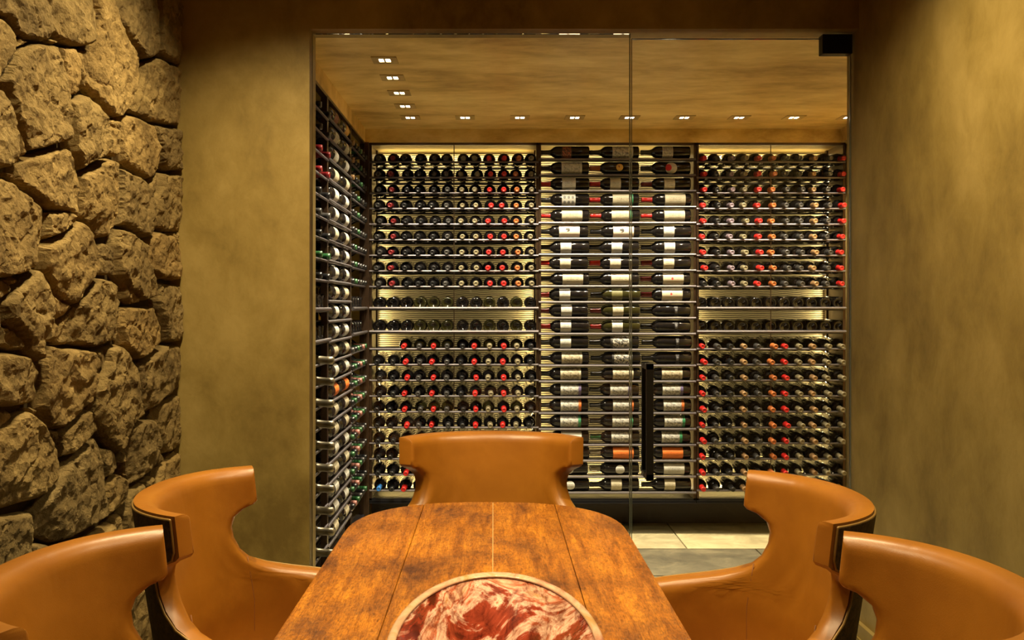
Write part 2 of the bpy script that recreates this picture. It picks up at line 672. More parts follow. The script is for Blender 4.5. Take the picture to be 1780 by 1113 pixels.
# cellar shell
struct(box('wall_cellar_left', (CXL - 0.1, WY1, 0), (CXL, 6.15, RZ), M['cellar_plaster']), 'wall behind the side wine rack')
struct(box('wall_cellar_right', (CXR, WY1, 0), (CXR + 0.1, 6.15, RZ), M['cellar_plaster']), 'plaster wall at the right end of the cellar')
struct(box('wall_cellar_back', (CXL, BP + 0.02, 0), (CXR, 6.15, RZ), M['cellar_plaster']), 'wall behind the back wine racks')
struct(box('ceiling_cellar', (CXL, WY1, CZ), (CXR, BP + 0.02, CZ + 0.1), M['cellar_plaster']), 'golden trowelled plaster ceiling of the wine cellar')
RT = 2.387
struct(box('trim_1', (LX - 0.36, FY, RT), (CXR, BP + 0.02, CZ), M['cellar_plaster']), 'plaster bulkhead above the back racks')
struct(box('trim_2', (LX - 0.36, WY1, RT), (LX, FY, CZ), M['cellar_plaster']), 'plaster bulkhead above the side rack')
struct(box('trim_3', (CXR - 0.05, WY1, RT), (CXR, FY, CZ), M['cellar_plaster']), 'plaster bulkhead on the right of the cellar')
struct(box('trim_4', (LX, BP - 0.06, 0), (CXR, BP + 0.02, 0.19), M['tray']), 'dark plinth under the back racks')
struct(box('trim_5', (LX - 0.36, WY1, 0), (LX - 0.05, FY + 0.3, 0.12), M['tray']), 'dark plinth under the side rack')

# ------------------------------------------------------------------ stone wall
wl = struct(box('wall_left', (XL - 0.30, RB, 0), (XL - 0.05, WY0, RZ), M['mortar']), 'rough quarry stone wall with deep dark joints')
wl_loc = wl.location.copy()
Z1 = [  # outlines in crop pixels, first crop
    [(0, 0), (185, 0), (190, 110), (180, 140), (130, 140), (90, 120), (45, 60), (0, 35)],
    [(0, 40), (45, 65), (85, 120), (75, 180), (40, 240), (15, 280), (0, 280)],
    [(92, 126), (132, 146), (80, 168)],
    [(190, 0), (340, 0), (345, 60), (320, 155), (280, 165), (225, 140), (190, 115)],
    [(185, 128), (215, 137), (228, 155), (200, 155)],
    [(345, 0), (390, 0), (430, 70), (445, 120), (480, 180), (505, 220), (500, 270), (460, 350), (435, 405), (415, 410), (385, 390), (350, 340), (320, 290), (295, 230), (290, 175), (320, 160), (348, 70)],
    [(393, 0), (560, 0), (560, 190), (510, 210), (480, 170), (450, 115), (420, 50)],
    [(563, 0), (640, 0), (640, 232), (575, 195), (564, 180)],
    [(75, 185), (100, 162), (150, 150), (215, 152), (228, 190), (235, 260), (245, 330), (258, 400), (258, 488), (190, 508), (115, 528), (105, 480), (70, 400), (55, 320), (28, 282), (45, 240)],
    [(230, 165), (275, 165), (288, 200), (296, 290), (306, 320), (252, 340), (240, 280)],
    [(281, 172), (300, 180), (318, 312), (302, 300)],
    [(257, 347), (320, 327), (345, 352), (375, 402), (388, 470), (388, 530), (350, 550), (300, 593), (270, 520), (263, 430)],
    [(0, 292), (30, 307), (60, 370), (70, 440), (83, 510), (78, 570), (45, 583), (0, 578)],
    [(77, 420), (97, 470), (112, 540), (92, 550), (87, 480)],
    [(515, 217), (565, 202), (640, 242), (640, 440), (590, 428), (545, 423), (500, 400), (465, 385), (480, 330), (505, 270)],
    [(382, 407), (430, 417), (433, 470), (435, 540), (410, 550), (397, 530), (392, 470)],
    [(442, 402), (460, 397), (500, 412), (540, 432), (560, 500), (573, 580), (530, 618), (490, 598), (445, 558), (438, 480)],
    [(552, 432), (600, 442), (640, 452), (640, 598), (592, 588), (577, 570), (562, 490)],
    [(87, 572), (120, 542), (245, 512), (265, 532), (285, 590), (294, 660), (288, 757), (250, 737), (200, 722), (170, 707), (110, 650), (87, 620)],
    [(20, 588), (77, 600), (77, 622), (40, 612)],
    [(302, 612), (370, 562), (400, 547), (415, 562), (418, 640), (418, 760), (400, 818), (370, 828), (330, 788), (302, 750), (299, 680)],
    [(417, 558), (440, 560), (440, 577), (422, 577)],
    [(427, 582), (480, 602), (523, 642), (538, 720), (538, 798), (520, 823), (470, 798), (430, 778), (429, 680)],
    [(535, 622), (560, 602), (560, 640), (540, 695), (528, 660)],
    [(570, 597), (640, 612), (640, 808), (590, 803), (545, 788), (543, 700), (565, 640)],
    [(0, 587), (60, 627), (110, 672), (168, 717), (173, 790), (163, 870), (138, 930), (80, 948), (30, 963), (0, 968)],
    [(180, 732), (230, 727), (270, 737), (283, 767), (240, 803), (180, 833), (177, 790)],
    [(167, 852), (220, 827), (260, 792), (295, 762), (325, 802), (348, 870), (348, 930), (320, 980), (270, 1058), (230, 1040), (195, 1000), (167, 930)],
    [(357, 857), (380, 842), (408, 852), (413, 920), (400, 948), (357, 955)],
    [(422, 787), (470, 812), (513, 842), (518, 900), (553, 970), (556, 1030), (500, 1040), (460, 1008), (422, 950), (417, 850)],
    [(522, 832), (550, 802), (600, 814), (640, 872), (640, 973), (590, 963), (562, 968), (522, 905)],
    [(602, 808), (640, 800), (640, 862)],
    [(0, 973), (40, 962), (60, 982), (55, 1020), (25, 1043), (0, 1030)],
    [(65, 967), (90, 955), (92, 975), (70, 992)]]
Z2 = [
    [(32, 55), (60, 12), (90, -18), (150, -62), (178, -24), (203, 60), (188, 140), (163, 198), (158, 258), (117, 220), (112, 180), (62, 130), (37, 120)],
    [(0, 20), (20, 60), (26, 130), (20, 213), (0, 223)],
    [(37, 127), (70, 142), (103, 177), (108, 213), (70, 218), (32, 200)],
    [(197, 12), (215, 32), (268, 62), (235, 108), (207, 95)],
    [(232, 120), (262, 72), (330, 2), (350, -33), (400, -28), (438, 2), (442, 50), (428, 150), (408, 188), (340, 208), (232, 193), (224, 160)],
    [(190, 182), (207, 112), (225, 135), (222, 187)],
    [(444, -20), (460, -2), (505, 50), (470, 62), (446, 40)],
    [(440, 72), (480, 67), (548, 67), (563, 130), (568, 188), (530, 228), (490, 253), (447, 200), (438, 140)],
    [(562, -15), (640, -10), (640, 188), (582, 188), (572, 130), (560, 50)],
    [(0, 228), (60, 227), (110, 232), (145, 267), (153, 320), (148, 398), (90, 413), (20, 413), (0, 400)],
    [(167, 262), (187, 202), (240, 207), (343, 222), (353, 260), (348, 320), (328, 400), (290, 438), (225, 488), (187, 478), (160, 420)],
    [(352, 217), (378, 212), (385, 250), (370, 290), (354, 280)],
    [(392, 212), (430, 197), (453, 227), (488, 272), (493, 340), (508, 440), (460, 488), (445, 538), (420, 578), (377, 510), (347, 450), (342, 360), (372, 300), (390, 250)],
    [(492, 267), (530, 242), (590, 197), (640, 197), (640, 350), (570, 393), (545, 418), (512, 443), (502, 360)],
    [(557, 417), (590, 392), (640, 372), (640, 550), (590, 577), (567, 510), (552, 460)],
    [(462, 492), (500, 462), (548, 452), (568, 500), (568, 600), (540, 638), (472, 687), (454, 620), (452, 540)],
    [(0, 522), (50, 472), (120, 427), (168, 470), (218, 550), (226, 610), (208, 680), (150, 728), (60, 768), (0, 788)],
    [(8, 430), (70, 425), (72, 450), (22, 500), (5, 503)],
    [(130, 415), (152, 415), (157, 447), (140, 442)],
    [(232, 502), (280, 452), (328, 422), (333, 490), (328, 518), (270, 568), (237, 593)],
    [(190, 490), (220, 490), (230, 540), (205, 522)],
    [(335, 463), (360, 458), (367, 500), (340, 512)],
    [(182, 720), (232, 642), (262, 592), (350, 517), (373, 540), (378, 640), (383, 740), (378, 798), (330, 828), (260, 868), (210, 878), (132, 858), (142, 770)],
    [(380, 555), (410, 560), (425, 600), (425, 630), (392, 660), (382, 610)],
    [(392, 672), (430, 647), (453, 662), (460, 700), (443, 755), (392, 788), (387, 720)],
    [(432, 605), (448, 555), (450, 620), (468, 690), (455, 655)],
    [(472, 702), (510, 677), (514, 720), (500, 828), (450, 858), (447, 780)],
    [(517, 672), (550, 652), (560, 682), (520, 702)],
    [(557, 692), (572, 622), (640, 560), (640, 660), (600, 682)],
    [(572, 562), (587, 592), (572, 622), (566, 600)],
    [(0, 802), (60, 792), (123, 772), (128, 860), (118, 958), (60, 1008), (0, 1038)],
    [(132, 882), (200, 892), (265, 887), (270, 920), (190, 958), (132, 963)],
    [(277, 892), (340, 862), (405, 812), (410, 850), (370, 870), (290, 910)],
    [(415, 792), (443, 782), (443, 862), (410, 862)]]


def on_wall(x, y):
    d = 1.18 * 1600 / (858 - x)
    return (min(d, WY0 - 0.004), 1.4 - (y - 530) * d / 1600)


polys = [[on_wall(x * 0.503 - (12 if x == 0 else 0), y * 0.503 - (14 if y == 0 else 0)) for x, y in p] for p in Z1]
polys += [[on_wall(x * 0.503 - (12 if x == 0 else 0), 500 + y * 0.503) for x, y in p] for p in Z2]


def inside(p, q):
    c = False
    n = len(q)
    for i in range(n):
        x1, y1 = q[i]
        x2, y2 = q[i - 1]
        if (y1 > p[1]) != (y2 > p[1]) and p[0] < (x2 - x1) * (p[1] - y1) / (y2 - y1) + x1:
            c = not c
    return c


def seg_dist(P, q):
    """distance of points P (n,2) to the outline q"""
    A = np.array(q)
    B = np.roll(A, -1, axis=0)
    best = np.full(len(P), 1e9)
    for a, b in zip(A, B):
        ab = b - a
        t = np.clip(((P - a) @ ab) / max(ab @ ab, 1e-12), 0, 1)
        best = np.minimum(best, np.linalg.norm(P - (a + t[:, None] * ab), axis=1))
    return best


def clip_half(poly, m, n):
    out = []
    for i in range(len(poly)):
        a, b = poly[i], poly[(i + 1) % len(poly)]
        da = (a[0] - m[0]) * n[0] + (a[1] - m[1]) * n[1]
        db = (b[0] - m[0]) * n[0] + (b[1] - m[1]) * n[1]
        if da <= 0:
            out.append(a)
        if (da < 0 < db) or (db < 0 < da):
            t = da / (da - db)
            out.append((a[0] + (b[0] - a[0]) * t, a[1] + (b[1] - a[1]) * t))
    return out


blockers = []
for q in polys:
    cx = sum(p[0] for p in q) / len(q)
    cz = sum(p[1] for p in q) / len(q)
    for i in range(len(q)):
        a, b = q[i], q[(i + 1) % len(q)]
        for t in (0.0, 0.33, 0.66):
            p = (a[0] + (b[0] - a[0]) * t, a[1] + (b[1] - a[1]) * t)
            l = math.hypot(cx - p[0], cz - p[1])
            kk = min(0.03 / max(l, 1e-6), 0.5)
            blockers.append((p[0] + (cx - p[0]) * kk, p[1] + (cz - p[1]) * kk))
BL = np.array(blockers)
seeds = []
R3 = random.Random(11)
tries = 0
while tries < 5000:
    tries += 1
    p = (R3.uniform(RB + 0.1, WY0 - 0.06), R3.uniform(0.08, RZ - 0.06))
    if p[0] > 1.9 and any(inside(p, q) for q in polys):
        continue
    if np.min(np.hypot(BL[:, 0] - p[0], BL[:, 1] - p[1])) < 0.095:
        continue
    if any(math.hypot((p[0] - s[0]) * 0.85, p[1] - s[1]) < 0.23 for s in seeds):
        continue
    seeds.append(p)
extra = []
seedset = set(seeds)
for s in seeds:
    c = [(RB, 0.0), (WY0, 0.0), (WY0, RZ), (RB, RZ)]
    near = [b for b in blockers if math.hypot(b[0] - s[0], b[1] - s[1]) < 0.9] + [x for x in seeds if x is not s and math.hypot(x[0] - s[0], x[1] - s[1]) < 1.2]
    near.sort(key=lambda b: math.hypot(b[0] - s[0], b[1] - s[1]))
    for b in near:
        n = (b[0] - s[0], b[1] - s[1])
        nl = math.hypot(*n)
        fr = 0.5 if b in seedset else max(0.5, 1 - 0.042 / nl)
        c = clip_half(c, (s[0] + n[0] * fr, s[1] + n[1] * fr), n)
        if len(c) < 3:
            break
    if len(c) >= 3:
        l = [(s[0] + (p[0] - s[0]) * 0.96, s[1] + (p[1] - s[1]) * 0.96) for p in c]
        extra.append(l)


def stone_mesh(q, step, rnd):
    # wobble the outline
    pts = []
    n = len(q)
    for i in range(n):
        a, b = Vector(q[i]), Vector(q[(i + 1) % n])
        l = (b - a).length
        m = max(1, int(l / (step * 1.6)))
        for j in range(m):
            p = a.lerp(b, j / m)
            wv = noise.noise_vector(Vector((p.x * 14, p.y * 14, 3.1)))
            amp = 0.006 if n > 4 else 0.002
            pts.append(Vector((min(p.x + wv.x * amp, WY0 - 0.002), p.y + wv.y * amp)))
    out = [(p.x, p.y) for p in pts]
    xs = [p[0] for p in out]
    ys = [p[1] for p in out]
    grid = []
    gx = np.arange(min(xs) + step / 2, max(xs), step)
    gy = np.arange(min(ys) + step / 2, max(ys), step)
    for x in gx:
        for y in gy:
            p = (x + rnd.uniform(-.3, .3) * step, y + rnd.uniform(-.3, .3) * step)
            if inside(p, out):
                grid.append(p)
    if grid:
        G = np.array(grid)
        d = seg_dist(G, out)
        G = G[d > step * 0.45]
        grid = [tuple(g) for g in G]
    allp = out + grid
    res = delaunay_2d_cdt([Vector(p) for p in allp], [], [list(range(len(out)))], 1, 1e-6)
    V2, F = res[0], res[2]
    P = np.array([(p.x, p.y) for p in V2])
    d = seg_dist(P, out)
    c = P.mean(axis=0)
    size = max(max(xs) - min(xs), max(ys) - min(ys))
    base = rnd.uniform(0.042, 0.056) * min(1.0, 0.55 + size * 1.8)
    H = np.full(len(P), base)
    for k_ in range(9):
        an = rnd.uniform(0, 2 * PI)
        g = rnd.uniform(0.04, 0.36)
        off = rnd.uniform(0.08, 0.44) * size
        H = np.minimum(H, base + rnd.uniform(0.0, 0.02) - g * ((P - c) @ np.array([math.cos(an), math.sin(an)]) - off))
    H = np.maximum(H, 0.020)
    e = np.clip(d / 0.014, 0, 1)
    H = H * (0.25 + 0.75 * np.sqrt(1 - (1 - e) ** 2))
    sd = rnd.uniform(0, 50)
    v = []
    for p, h, dd in zip(P, H, d):
        ed = min(1.0, dd / 0.012)
        f1 = noise.fractal(Vector((p[0] * 9, p[1] * 9, sd)), 1.0, 2.1, 5, noise_basis='PERLIN_ORIGINAL')
        f2 = noise.fractal(Vector((p[0] * 34, p[1] * 34, sd + 7)), 0.9, 2.1, 3, noise_basis='PERLIN_ORIGINAL')
        ch = abs(noise.noise(Vector((p[0] * 13 + p[1] * 5, p[1] * 13 - p[0] * 6, sd + 20))))
        ch2 = abs(noise.noise(Vector((p[0] * 6 - p[1] * 4, p[1] * 7 + p[0] * 3, sd + 31))))
        v.append((h + ed * (0.005 * f1 + 0.0060 * f2 - 0.016 * max(0.0, ch - 0.10) - 0.005 * max(0.0, 0.06 - ch2) / 0.06), p[0] - c[0], p[1] - c[1]))
    # face +X: check winding
    faces = []
    for f in F:
        a, b, cc = (V2[f[0]], V2[f[1]], V2[f[2]])
        area2 = (b.x - a.x) * (cc.y - a.y) - (b.y - a.y) * (cc.x - a.x)
        faces.append(tuple(f) if area2 > 0 else tuple(reversed(f)))
    # skirt back into the joint
    n0 = len(out)
    nb = len(v)
    for i in range(n0):
        v.append((-0.03, v[i][1], v[i][2]))
    ccw = sum((out[i][0] * out[(i + 1) % n0][1] - out[(i + 1) % n0][0] * out[i][1]) for i in range(n0)) > 0
    for i in range(n0):
        j = (i + 1) % n0
        q4 = (i, nb + i, nb + j, j)
        faces.append(q4 if ccw else tuple(reversed(q4)))
    return v, faces, c


def add_stone(q, step, rnd):
    try:
        v, f, c = stone_mesh(q, step, rnd)
    except Exception:
        return
    me = mesh('stone', v, f, M['stone'])
    o = link('stone', me, wl)
    o.location = Vector((XL - 0.045, c[0], c[1])) - wl_loc


rs = random.Random(5)
for q in polys:
    add_stone(q, 0.0068, rs)
for q in extra:
    far = max(p[0] for p in q)
    add_stone(q, 0.016 if far > 1.7 else 0.04, rs)

# ------------------------------------------------------------------ glass front
GY = 3.555
SX = 0.53


def pane(name, x0, x1, z0, z1, label):
    e = empty(name, ((x0 + x1) / 2, GY, z0))
    cx = (x0 + x1) / 2
    MB().box((x0 - cx, -0.006, 0), (x1 - cx, 0.006, z1 - z0)).obj('pane', M['glass'], e)
    return e


fp = pane('glass_panel', OXL, SX - 0.003, 0.0, OZ - 0.004, '')
tag(fp, 'fixed clear glass pane in front of the left half of the cellar', 'glass panel')
gw = SX - 0.003 - OXL
MB().box((gw / 2 - 0.003, -0.0065, 0), (gw / 2 + 0.0005, 0.0065, OZ - 0.004)).obj('polished_edge', M['glass_edge'], fp)
gd = pane('glass_door', SX + 0.002, OXR - 0.012, 0.012, OZ - 0.022, '')
tag(gd, 'frameless glass cellar door with a black pull bar', 'door')
gl = gd.location.copy()
hw = (OXR - 0.012 - SX - 0.002) / 2
MB().box((-hw - 0.0005, -0.0065, 0), (-hw + 0.002, 0.0065, OZ - 0.034)).obj('polished_edge', M['glass_edge'], gd)
MB().box((hw - 0.003, -0.0065, 0), (hw + 0.0005, 0.0065, OZ - 0.034)).obj('polished_edge', M['glass_edge'], gd)
MB().box((-hw, -0.0065, OZ - 0.0365), (hw, 0.0065, OZ - 0.034)).obj('polished_edge', M['glass_edge'], gd)
fx = OXR - 0.012
pf = bevel(MB().box((fx - 0.115 - gl.x, -0.022, 2.365 - gl.z), (fx - gl.x, 0.022, 2.440 - gl.z)).obj('pivot_fitting', M['black'], gd), 0.002)
pf['label'] = 'black top pivot fitting'
bevel(MB().box((fx - 0.115 - gl.x, -0.022, 0.0), (fx - gl.x, 0.022, 0.09)).obj('pivot_fitting', M['black'], gd), 0.002)
h = empty('pull_handle')
h.parent = gd
h.location = (0.594 - gl.x, 0, 0.73 - gl.z)
hm = M['black_handle']
for s, nm in ((-1, 'bar'), (1, 'bar')):
    y0 = s * 0.060
    bevel(MB().box((-0.014, min(y0, y0 - s * 0.014), 0), (0.014, max(y0, y0 - s * 0.014), 0.448)).obj(nm, hm, h), 0.002)
    for z in (0.004, 0.424):
        MB().box((-0.014, min(s * 0.006, y0), z), (0.014, max(s * 0.006, y0), z + 0.02)).obj('standoff', hm, h)
# ------------------------------------------------------------------ cellar downlights
LIGHT_W = 104


def downlight(loc, label, watts, cone, col, parent_group, size=0.05, plate=0.11, strip=True):
    e = tag(empty('ceiling_downlight', loc), label, 'downlight', parent_group)
    p = plate / 2
    q = size / 2
    mb = MB()
    for a, b in (((-p, -p), (p, -q)), ((-p, q), (p, p)), ((-p, -q), (-q, q)), ((q, -q), (p, q))):
        mb.box((a[0], a[1], -0.004), (b[0], b[1], 0))
    mb.obj('trim_plate', M['lightplate'], e)
    MB().box((-q, -q, -0.002), (q, q, 0)).obj('lens', M['lens'], e)
    MB().box((-0.004, -q, -0.0045), (0.004, q, -0.001)).obj('divider', M['lightplate'], e)
    spot('downlight_lamp', (0, 0, -0.012), (0, 0, -1), watts, cone, 0.7, col, 0.025, e)
    return e


ORD = ['first', 'second', 'third', 'fourth', 'fifth', 'sixth', 'seventh', 'eighth', 'ninth', 'tenth', 'eleventh', 'twelfth',
       'thirteenth', 'fourteenth', 'fifteenth', 'sixteenth', 'seventeenth', 'eighteenth', 'nineteenth', 'twentieth', 'twenty-first', 'twenty-second']
for i, y in enumerate((4.02, 4.33, 4.64, 4.95)):
    downlight((-0.475, y, CZ), f'small square downlight along the side rack, {ORD[i]} from the glass', LIGHT_W, 98, CELLAR, 'cellar ceiling downlights')
for i in range(9):
    x = -0.475 + i * 0.3125
    downlight((x, 5.25, CZ), f'small square downlight in the row along the back rack, {ORD[i]} from the left', LIGHT_W, 98, CELLAR, 'cellar ceiling downlights')

# dining room ceiling downlights (the room's own lamps, above the frame)
ROOM_LIGHTS = [((-0.02, 1.55), (0, 0.04, -1), 62, 62, 'over the bowl'), ((-0.02, 2.45), (0, 0, -1), 84, 60, 'over the far end of the table'),
               ((-0.66, 2.70), (-0.02, 0.10, -1), 180, 116, 'nearest the stone wall and partition'), ((-0.66, 1.90), (-0.02, 0.08, -1), 132, 112, 'beside the stone wall'),
               ((0.74, 2.42), (0.10, 0.05, -1), 150, 122, 'nearest the right wall and partition'), ((0.74, 1.60), (0.10, 0.1, -1), 110, 112, 'beside the right wall'),
               ((-0.02, 0.45), (0, 0.1, -1), 50, 90, 'over the near end of the table')]
for (x, y), d, wt, cn, where in ROOM_LIGHTS:
    e = tag(empty('room_downlight', (x, y, RZ)), f'black cylinder ceiling downlight {where}', 'downlight', 'dining room downlights')
    MB().lathe([(0, 0.050), (-0.09, 0.050), (-0.09, 0.045), (-0.03, 0.043), (-0.028, 0.0001)], 24).obj('housing', M['black'], e)
    MB().lathe([(-0.032, 0.030), (-0.032, 0.0001)], 24).obj('lens', M['lens'], e)
    spot('room_lamp', (0, 0, -0.095), d, wt, cn, 1.0, WARM, 0.035, e)

# ------------------------------------------------------------------ wine racks
def zrow(y):
    return 1.4 - (y - 530) * 0.0035


NECK_Y = [281.8 + 27.12 * i for i in range(9)] + [536, 576.6] + [607 + 27.33 * i for i in range(10)]
NECK_Z = [zrow(y) for y in NECK_Y]
LAB_Z = [zrow(277 + 27.62 * i) for i in range(22)]
ROD_MESH = {}


def rod(parent, name, p0, p1, r, m):
    """a rod between two points in the rack's own coordinates"""
    p0, p1 = Vector(p0), Vector(p1)
    key = (round((p1 - p0).length, 4), r, m.name, tuple(round(c, 3) for c in (p1 - p0)))
    if key not in ROD_MESH:
        ROD_MESH[key] = MB().tube([(0, 0, 0), p1 - p0], r, 8).mesh(name, m, False)
    return link(name, ROD_MESH[key], parent, p0)


def make_rack(loc, rz, W, kind, label, backing=True, centre=True, depth=0.33, lo=0.21, hi=RT):
    """local x along the rack, local y into it, z = world height"""
    e = tag(empty('wine_rack', loc, rz), label, 'wine rack', 'wine racks')
    for x in (0, W):
        s = 1 if x == 0 else -1
        for y in (0.0, depth - 0.05):
            o = MB().box((min(x, x + s * 0.014), y, lo), (max(x, x + s * 0.014), y + 0.03, hi)).obj('upright', M['bronze'], e)
    MB().box((0, 0.0, lo - 0.012), (W, 0.05, lo + 0.012)).obj('bottom_rail', M['black'], e)
    MB().box((0, 0.0, hi - 0.014), (W, 0.03, hi)).obj('top_rail', M['bronze'], e)
    MB().box((0, 0.0, lo - 0.020), (W, depth - 0.02, lo - 0.008)).obj('base_shelf', M['black'], e)
    if backing:
        MB().box((0, depth + 0.012, lo - 0.02), (W, depth + 0.032, hi)).obj('back_panel', M['backing'], e)
        for x in (0.0, W - 0.006):
            MB().box((x, 0.05, lo), (x + 0.006, depth - 0.06, hi)).obj('side_panel', M['bronze'], e)
    if kind == 'neck':
        for i, z in enumerate(NECK_Z):
            if i in (9, 10):
                rod(e, 'shelf_rod', (0.0, -0.012, z), (W, -0.012, z), 0.0085, M['rod'])
                rod(e, 'rear_rod', (0.012, 0.20, z - 0.006), (W - 0.012, 0.20, z - 0.006), 0.006, M['bronze'])
                MB().box((0.012, -0.004, z - 0.014), (W - 0.012, 0.10, z - 0.009)).obj('shelf_tray', M['tray'], e)
            else:
                rod(e, 'shelf_rod', (0.0, 0.0, z), (W, 0.0, z), 0.0062, M['rod'])
                rod(e, 'rear_rod', (0.012, 0.085, z - 0.006), (W - 0.012, 0.085, z - 0.006), 0.0055, M['tray'])
                rod(e, 'rear_rod', (0.012, 0.245, z - 0.005), (W - 0.012, 0.245, z - 0.005), 0.0068, M['tray'])
        if centre:
            rod(e, 'hanging_rod', (W / 2, 0.004, lo), (W / 2, 0.004, hi), 0.0028, M['bronze'])
    else:
        for z in LAB_Z:
            rod(e, 'shelf_rod', (0.0, 0.0, z), (W, 0.0, z), 0.0072, M['rod'])
            rod(e, 'rear_rod', (0.012, 0.06, z + 0.002), (W - 0.012, 0.06, z + 0.002), 0.005, M['rod'])
            MB().box((0.012, 0.012, z - 0.008), (W - 0.012, 0.055, z - 0.004)).obj('shelf_tray', M['tray'], e)
    return e


def leds(e, W, depth, lo, hi, wt):
    y = depth - 0.03
    area('led_strip', (W / 2, y, hi - 0.02), (0, 0.18, -1), W * 0.94, 0.02, wt * 1.0, LED, e)
    area('led_strip', (W / 2, y, lo + 0.01), (0, 0.18, 1), W * 0.94, 0.02, wt * 2.6, LED, e)
    for x, s in ((0.016, 1), (W - 0.016, -1)):
        o = area('led_strip', (x, y, (lo + hi) / 2), (s, 0.10, 0), 0.02, 2.0, wt * 1.5, LED, e)
        q = Matrix((Vector((0, 0, 0)),) * 3)
        n = Vector((s, 0.10, 0)).normalized()
        zax = -n
        yax = Vector((0, 0, 1))
        xax = yax.cross(zax)
        o.rotation_euler = Matrix((xax, yax, zax)).transposed().to_euler()


B1X, B2X, B3X = -0.755, 0.275, 1.235
B1W, B2W, B3W = 1.028, 0.956, 0.905
r1 = make_rack((B1X, FY, 0), 0, B1W, 'neck', 'tall back-lit rack left of centre with bottles laid neck outward')
r2 = make_rack((B2X, FY, 0), 0, B2W, 'label', 'tall middle rack showing bottles sideways with their labels outward')
r3 = make_rack((B3X, FY, 0), 0, B3W, 'neck', 'tall back-lit rack on the right with bottles laid neck outward')
for e, W in ((r1, B1W), (r2, B2W), (r3, B3W)):
    leds(e, W, 0.33, 0.21, RT, 2.2 if e is r2 else 4.3)
# side racks: face +X; local x runs along -Y ... rotate +90: local x -> +Y, local y -> -X
LA0, LA1, LC0, LC1 = 3.66, 4.33, 5.03, 5.575
ra = make_rack((LX, LA0, 0), PI / 2, LA1 - LA0 - 0.002, 'neck', 'side rack section nearest the glass with necks outward', False, False, 0.33, 0.12)
rb = make_rack((LX, LA1, 0), PI / 2, LC0 - LA1 - 0.002, 'label', 'middle section of the side rack with two labelled bottles per shelf', False, False, 0.33, 0.12)
rc = make_rack((LX, LC0, 0), PI / 2, LC1 - LC0, 'neck', 'side rack section in the cellar corner with necks outward', False, False, 0.33, 0.12)
for e, W in ((ra, LA1 - LA0), (rb, LC0 - LA1), (rc, LC1 - LC0)):
    MB().box((0, 0.335, 0.1), (W, 0.345, RT)).obj('back_panel', M['bronze'], e)
tag(box('rack_corner_post', (LX - 0.03, FY - 0.02, 0.0), (B1X - 0.001, FY + 0.03, RT), M['bronze'], None, 0.003),
    'dark bronze post in the corner between side and back racks', 'post')

# ------------------------------------------------------------------ bottles
SEG = 16
PROF = [(0.016, 0.0005), (0.010, 0.018), (0.0, 0.029), (0.001, 0.033), (0.006, 0.0380), (0.190, 0.0388), (0.206, 0.0372), (0.218, 0.0320), (0.228, 0.0240), (0.237, 0.0170), (0.246, 0.0145), (0.283, 0.0135), (0.2835, 0.0005)]
CPROF = [(0.236, 0.0172), (0.2375, 0.0180), (0.249, 0.0152), (0.281, 0.0140), (0.282, 0.0150), (0.2985, 0.0150), (0.3015, 0.0128), (0.3015, 0.0085), (0.3003, 0.0075), (0.3003, 0.0005)]
CHPROF = [(0.020, 0.0005), (0.012, 0.018), (0.0, 0.030), (0.002, 0.037), (0.008, 0.0420), (0.130, 0.0425), (0.165, 0.0385), (0.200, 0.0270), (0.235, 0.0170), (0.28, 0.0150), (0.285, 0.0005)]
CHCAP = [(0.195, 0.0300), (0.235, 0.0190), (0.270, 0.0168), (0.276, 0.0182), (0.300, 0.0178), (0.306, 0.0120), (0.308, 0.0005)]
mbB = MB().lathe(PROF, SEG, 'x')
mbC = MB().lathe(CPROF, SEG, 'x')
mbCB = MB().lathe(CHPROF, SEG, 'x')
mbCC = MB().lathe(CHCAP, SEG, 'x')
BODY = {k: mbB.mesh('wine_bottle_' + k, M[k], True) for k in ('bottle', 'olive_bottle')}
CAPM = {k: mbC.mesh('capsule_' + k.replace(' ', '_'), M['cap_' + k], True) for k in CAPS}
LMESH = {}


def label_mesh(style, x0, x1, half, rnd=False, r=0.0393, mat=None):
    key = (style, x0, x1, half, rnd, r)
    if key in LMESH:
        return LMESH[key]
    nu, nv = 8, 10
    v, f, uv = [], [], []
    for i in range(nu + 1):
        for j in range(nv + 1):
            u, t = i / nu, j / nv
            if rnd:
                a, b = u * 2 - 1, t * 2 - 1
                A = a * math.sqrt(1 - b * b / 2)
                B = b * math.sqrt(1 - a * a / 2)
                uu, tt = (A + 1) / 2, (B + 1) / 2
            else:
                uu, tt = u, t
            an = (tt - 0.5) * 2 * half
            # label centred on local +Y
            v.append((x0 + (x1 - x0) * uu, r * math.cos(an), r * math.sin(an)))
            uv.append((1 - uu, tt))
    for i in range(nu):
        for j in range(nv):
            a = i * (nv + 1) + j
            f.append((a, a + 1, a + nv + 2, a + nv + 1))
    me = mesh('label_' + style.replace(' ', '_').replace('-', '_'), v, f, mat or LAB[style], True, uv)
    LMESH[key] = me
    return me


STUFF = {'v': [], 'f': [], 'm': [], 'n': 0, 'mats': []}


def stuff_add(mb, mat, mw):
    if mat not in STUFF['mats']:
        STUFF['mats'].append(mat)
    mi = STUFF['mats'].index(mat)
    A = np.array(mb.v) @ np.array(mw.to_3x3()).T + np.array(mw.translation)
    STUFF['v'].append(A)
    n = STUFF['n']
    STUFF['f'] += [tuple(n + i for i in q) for q in mb.f]
    STUFF['m'] += [mi] * len(mb.f)
    STUFF['n'] += len(A)


def bottle_stuff(loc, rot, cap, champ=False, body='bottle', s=1.0):
    mw = Matrix.LocRotScale(Vector(loc), Euler(rot), Vector((s, s, s)))
    stuff_add(mbCB if champ else mbB, M[body], mw)
    if cap:
        stuff_add(mbCC if champ else mbC, M['cap_' + cap], mw)


